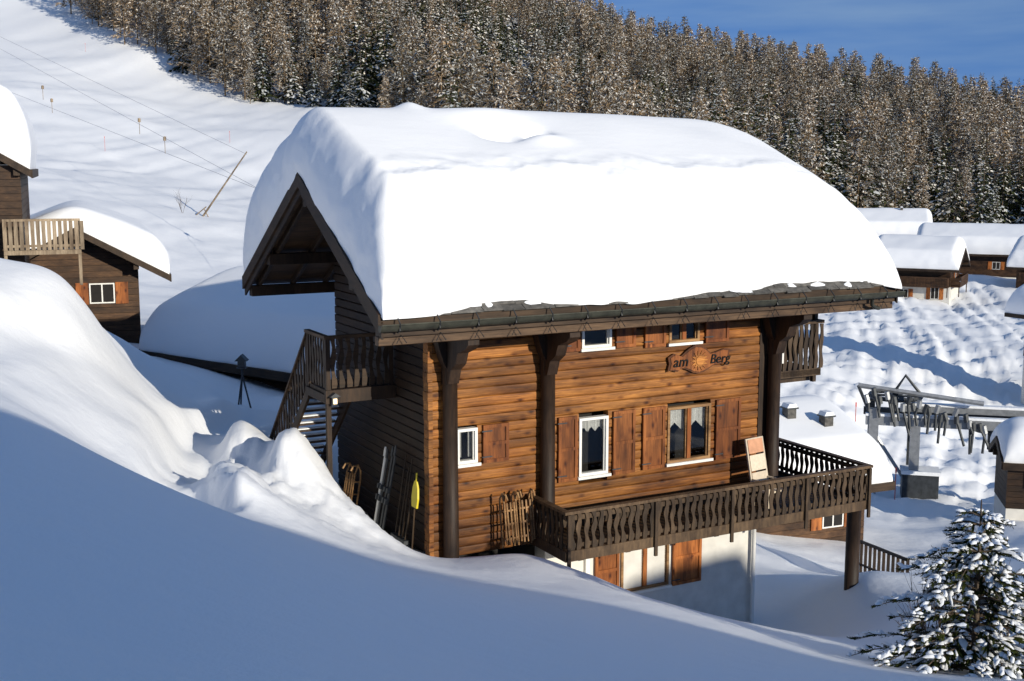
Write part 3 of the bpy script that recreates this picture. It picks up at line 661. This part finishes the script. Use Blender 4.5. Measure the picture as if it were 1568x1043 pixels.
# drag lift mast, cables and tows, then the piste marker poles
E=empty('drag_lift',(0,0,0)); b=MB()
base=W(306,328,120); base.z=gz(base.x,base.y)
tip=W(378,232,116)
b.path([base-Vector((0,0,.5)),tip],[.10,.06],6,0); b.path([base+Vector((-.8,0,-.3)),base+(tip-base)*.14],.06,5,0); b.path([base+Vector((.9,0,-.3)),base+(tip-base)*.10],.05,5,0)
for (x0,y0,d0),(x1,y1,d1) in [((-100,20,170),(402,292,95)),((-100,95,165),(402,292,95)),((-100,8,172),(378,236,116)),((402,292,95),(480,335,80))]:
    b.path([W(x0,y0,d0),W(x1,y1,d1)],.016,4,1)
for x,y,D in ((65,130,145),(79,150,142),(213,180,128),(252,208,120),(401,288,95)):
    q=W(x,y,D); b.path([q,q-Vector((0,0,1.7))],.03,5,0); b.path([q-Vector((0,0,.05)),q-Vector((0,0,.45))],.15,6,0)
b.build('mast_and_tows',[M_OLDG,M_GALV],E)
for x,y,D0,hh in ((161,232,60,2.0),(131,80,100,2.0),(1309,665,40,1.8),(1370,765,30,1.5),(352,218,100,1.8)):
    q,D=G(x,y,D0); q.z=gz(q.x,q.y); E=empty('piste_marker_pole',q); b=MB(); b.path([(0,0,-.3),(0,0,hh)],.022,6,0); b.box(-.035,.035,-.012,.012,hh-.25,hh,0,1.3); b.build('pole',[M_RED],E)
# ------------------------------------------------------------ trees
def quad_leaf(mb,p,d,w,up,m,t):
    s=d.cross(up).normalized()*w
    mb.add([p,p+d*.5+s,p+d,p+d*.5-s],[(0,1,2,3)],m,t)
def far_spruce(name,h,rad,seed,sf):
    R=random.Random(seed); b=MB(); b.path([(0,0,-.5),(0,0,h*.97)],[.16,.03],5,2)
    tiers=int(h*1.5)
    for i in range(tiers):
        f=i/tiers; z=h*(.05+.95*f); r=rad*(1-f)**.85*R.uniform(.7,1.2)+.12
        nb=max(5,int(9*(1-f)+4))
        for j in range(nb):
            a=R.uniform(0,6.283); rr=r*R.uniform(.6,1.2); d=Vector((math.cos(a),math.sin(a),-.40+.3*f))*rr
            o=Vector((0,0,z+R.uniform(-.25,.25)))
            nc=3 if rr>1 else 2
            for c in range(nc):
                q=o+d*(c+.3)/nc+Vector((R.uniform(-.15,.15),R.uniform(-.15,.15),0)); dd=Vector((d.x,d.y,d.z*1.3))*(1.1/nc)+Vector((R.uniform(-.3,.3),R.uniform(-.3,.3),R.uniform(-.45,.0)))*rr*.35
                quad_leaf(b,q,dd,R.uniform(.16,.32)*(.5+rr*.4),Vector((R.uniform(-.6,.6),R.uniform(-.6,.6),1)),0,R.uniform(.4,1.5))
                if R.random()<sf: quad_leaf(b,q+Vector((0,0,.10))+d*.06,dd*.9,R.uniform(.15,.28)*(.5+rr*.4),Vector((R.uniform(-.5,.5),R.uniform(-.5,.5),1)),1,R.uniform(.85,1.15))
    return b.build(name,[M_NEEDF,M_SNOWF,M_BARK])
def far_larch(name,h,rad,seed,sf):
    R=random.Random(seed); b=MB(); b.path([(0,0,-.5),(0,0,h*.6),(0.1,0,h)],[.12,.08,.02],5,0,.6)
    tiers=int(h*1.7)
    for i in range(tiers):
        f=i/tiers; z=h*(.12+.86*f); r=rad*(1-f)**.7*R.uniform(.7,1.2)+.2
        for j in range(8):
            a=R.uniform(0,6.283); d=Vector((math.cos(a),math.sin(a),R.uniform(-.1,.3)))*r*R.uniform(.6,1.1); o=Vector((0,0,z))
            quad_leaf(b,o,d,.04,Vector((0,0,1)),0,R.uniform(.6,1.2))
            for c in range(5):
                q=o+d*R.uniform(.25,1); dd=Vector((d.x*.3+R.uniform(-.4,.4),d.y*.3+R.uniform(-.4,.4),R.uniform(-.45,.3)))
                quad_leaf(b,q,dd,R.uniform(.05,.12),Vector((R.uniform(-1,1),R.uniform(-1,1),1)),0,R.uniform(.6,1.5))
                if R.random()<sf: quad_leaf(b,q+Vector((0,0,.06)),dd*.95,R.uniform(.05,.12),Vector((R.uniform(-.6,.6),R.uniform(-.6,.6),1)),1,R.uniform(.8,1.05))
    return b.build(name,[M_LARCH,M_SNOWF])
FO=empty('forest')
kinds=[far_spruce('spruce_a',12,2.5,1,.68),far_spruce('spruce_b',13,2.8,2,.45),far_spruce('spruce_c',10,2.5,3,.85),far_spruce('spruce_d',14,2.4,4,.6),far_larch('larch_a',12,2.6,5,.65),far_larch('larch_b',13,2.4,6,.85)]
bx=[100,130,200,260,330,390,450,520,700,1100,1320,1568,1900]; bD=[900,330,287,276,258,241,246,232,200,195,222,228,228]
NT=7000; px=rng.uniform(110,1780,NT*2); DD=np.sqrt(rng.uniform(195**2,470**2,NT*2))
Y_=DD*.99; X_=(px-784)/FPX*DD; ok=DD>np.interp(px,bx,bD)+rng.uniform(0,10,len(px))
cell={}; sel=[]
for i in np.where(ok)[0]:
    k=(int(X_[i]/4.4),int(Y_[i]/5.0))
    if k in cell: continue
    cell[k]=1; sel.append(i)
sel=np.array(sel); ZZ=zterr(X_[sel],Y_[sel]); patch=fbm(X_[sel]*.022,Y_[sel]*.022,2,91)*1.5
insts=[MB() for _ in kinds]
for n_,i in enumerate(sel):
    if patch[n_]+rng.uniform(-.3,.3)>.0: k=rng.choice([4,5,4,5,5,2])
    else: k=rng.choice([0,1,2,3,0,1,3,1])
    s=rng.uniform(.5,1.4)*(1.0+.2*(patch[n_]>0)); a=rng.uniform(0,6.28); x,y,z=X_[i],Y_[i],ZZ[n_]-.2
    hs=s*.5; c,sn_=math.cos(a)*hs,math.sin(a)*hs
    insts[k].add([(x+c-sn_,y+sn_+c,z),(x-c-sn_,y-sn_+c,z),(x-c+sn_,y-sn_-c,z),(x+c+sn_,y+sn_-c,z)],[(0,1,2,3)])
for k,mb in enumerate(insts):
    ob=mb.build('stand_'+kinds[k].name,[M_BARK],FO); ob.instance_type='FACES'; ob.use_instance_faces_scale=True; ob.instance_faces_scale=1.0
    ob.show_instancer_for_render=False; ob.show_instancer_for_viewport=False; kinds[k].parent=ob
def near_spruce(name,loc,h,rad,seed,tiers=20,snow=.5):
    R=random.Random(seed); E=empty(name,loc); b=MB(); b.path([(0,0,-.6),(0.02,0,h*.5),(0,0,h)],[.07,.045,.008],7,0)
    for i in range(tiers):
        f=i/tiers; z=h*(.04+.93*f); r=rad*(1-f)**.8*R.uniform(.8,1.15)+.10
        for j in range(int(7+6*(1-f))):
            a=R.uniform(0,6.283); L=r*R.uniform(.55,1.2); up=.25*f+.0
            pts=[]; 
            for s in range(6):
                t=s/5; pts.append(Vector((math.cos(a)*L*t,math.sin(a)*L*t,z+R.uniform(-.01,.01)+L*(.18*t-.42*t*t+up*t))))
            b.path(pts,[.012*(1-.8*s/5)+.003 for s in range(6)],4,0,cap=False)
            nt_=int(10+L*20)
            for q in range(nt_):
                t=R.uniform(.12,.99); k=min(4,int(t*5)); o=pts[k].lerp(pts[k+1],t*5-k)
                side=R.choice((-1,1)); aa=a+side*R.uniform(.3,.9); tl=R.uniform(.10,.28)*(1.15-.6*t)*(.6+.5*min(1,L))
                d=Vector((math.cos(aa),math.sin(aa),R.uniform(-.45,.1)))*tl
                for w in range(9):
                    oo=o+d*R.uniform(0,.95); nd=(d.normalized()*.6+Vector((R.uniform(-1,1),R.uniform(-1,1),R.uniform(-.6,.9)))).normalized()*R.uniform(.03,.06)
                    quad_leaf(b,oo,nd,.007,Vector((R.random(),R.random(),1)),1,R.uniform(.5,1.7))
                quad_leaf(b,o,d*1.1,.022,Vector((R.uniform(-.6,.6),R.uniform(-.6,.6),1)),1,R.uniform(.6,1.3))
                if R.random()<snow*(.3+.7*t):
                    c=o+d*.55+Vector((0,0,.02)); x=d.normalized(); yv=x.cross(Vector((0,0,1))).normalized(); sx=tl*R.uniform(.3,.7); sy=R.uniform(.02,.055); sz=R.uniform(.015,.04)
                    vs=[]
                    for (ux,uy) in ((1,0),(.6,.8),(-.1,1),(-.8,.6),(-1,0),(-.7,-.7),(0,-1),(.7,-.7)): vs.append(c+x*ux*sx*R.uniform(.75,1.2)+yv*uy*sy*R.uniform(.6,1.4))
                    for (ux,uy) in ((.5,0),(0,.5),(-.5,0),(0,-.5)): vs.append(c+x*ux*sx+yv*uy*sy+Vector((0,0,sz*R.uniform(.6,1.3))))
                    b.add(vs,[(0,1,8),(1,2,9,8),(2,3,9),(3,4,10,9),(4,5,10),(5,6,11,10),(6,7,11),(7,0,8,11),(8,9,10,11)],2,1,smooth=True)
    b.build('trunk_and_branches',[M_BARK,M_NEED,M_SNOWT],E); return E
q=W(1503,765,17); base=gz(q.x,q.y)-.9; near_spruce('snowy_spruce_tree',(q.x,q.y,base),q.z-base,2.0,11,24,.5)
def bare_shrub(name,p,h,seed):
    R=random.Random(seed); E=empty(name,p); b=MB()
    def grow(o,d,L,r,lv):
        e=o+d*L; m=o.lerp(e,.5)+Vector((R.uniform(-1,1),R.uniform(-1,1),0))*L*.05
        b.path([o,m,e],[r,r*.8,r*.55],4,0,cap=False)
        if lv>0:
            for i in range(4):
                t=R.uniform(.3,1); grow(o.lerp(e,t),(d+Vector((R.uniform(-1,1),R.uniform(-1,1),R.uniform(-.2,.7)))*.7).normalized(),L*.55,r*.5,lv-1)
    for i in range(4): grow(Vector((0,0,0)),Vector((R.uniform(-.4,.4),R.uniform(-.4,.4),1)).normalized(),h*.55,.014,2)
    b.build('twigs',[M_BARK],E)
for x,y,D,h,s in ((1400,985,21,1.3,3),(1555,880,17.5,2.4,4),(1440,960,17.5,2.0,8),(280,335,118,3.0,6)):
    q=W(x,y,D); q.z=gz(q.x,q.y)-.1; bare_shrub('bare_shrub',q,h,s)
q=W(265,106,275); q.z=gz(q.x,q.y)
ob=bpy.data.objects.new('lone_spruce_tree',kinds[2].data); scene.collection.objects.link(ob); ob.location=q; ob.scale=(.55,.55,.5)
# ------------------------------------------------------------ sky, sun, camera
el=math.radians(16); sdir=Vector((.646*math.cos(el),-.764*math.cos(el),math.sin(el)))
w=bpy.data.worlds.new('World'); scene.world=w; w.use_nodes=True; nt=w.node_tree
bg=nt.nodes['Background']; sk=N(nt,'ShaderNodeTexSky',sky_type='NISHITA'); sk.sun_disc=False; sk.sun_elevation=el; sk.sun_rotation=math.atan2(.646,-.764)
sk.altitude=1900; sk.air_density=1.0; sk.dust_density=.2; sk.ozone_density=2.0
tc=N(nt,'ShaderNodeTexCoord'); mp=N(nt,'ShaderNodeMapping'); mp.vector_type='POINT'; mp.inputs['Scale'].default_value=(1,1,.75); mp.inputs['Location'].default_value=(0,0,.32)
nt.links.new(tc.outputs['Generated'],mp.inputs[0]); nm=N(nt,'ShaderNodeVectorMath',operation='NORMALIZE'); nt.links.new(mp.outputs[0],nm.inputs[0]); nt.links.new(nm.outputs[0],sk.inputs[0])
mp2=N(nt,'ShaderNodeMapping'); mp2.inputs['Scale'].default_value=(1.6,1.6,13); mp2.inputs['Rotation'].default_value=(0,math.radians(6),0); nt.links.new(tc.outputs['Generated'],mp2.inputs[0])
cn=noise_n(nt,mp2.outputs[0],1.6,5,.55); cr=ramp(nt,cn,[(.38,(0,0,0)),(.72,(1,1,1))])
mx=N(nt,'ShaderNodeMixRGB'); mf=N(nt,'ShaderNodeMath',operation='MULTIPLY'); mf.inputs[1].default_value=.6; nt.links.new(cr,mf.inputs[0]); nt.links.new(mf.outputs[0],mx.inputs[0])
tn_=N(nt,'ShaderNodeMixRGB',blend_type='MULTIPLY'); tn_.inputs[0].default_value=1; tn_.inputs[2].default_value=(.70,.97,1.30,1); nt.links.new(sk.outputs[0],tn_.inputs[1])
nt.links.new(tn_.outputs[0],mx.inputs[1]); mx.inputs[2].default_value=(2.5,3.6,4.9,1)
nt.links.new(mx.outputs[0],bg.inputs['Color']); bg.inputs['Strength'].default_value=.12
L=bpy.data.lights.new('sun','SUN'); L.energy=4.95; L.angle=math.radians(.5); L.color=(1,.925,.78)
lo=bpy.data.objects.new('sun',L); scene.collection.objects.link(lo); lo.rotation_euler=(-sdir).to_track_quat('-Z','Y').to_euler()
cam=bpy.data.cameras.new('camera'); cam.sensor_width=36; cam.lens=36*FPX/1568; cam.clip_end=4000; cam.clip_start=.1
co=bpy.data.objects.new('camera',cam); scene.collection.objects.link(co); co.rotation_euler=(math.radians(90)-PIT,0,0); scene.camera=co
scene.view_settings.view_transform='Standard'; scene.view_settings.look='None'; scene.view_settings.exposure=0
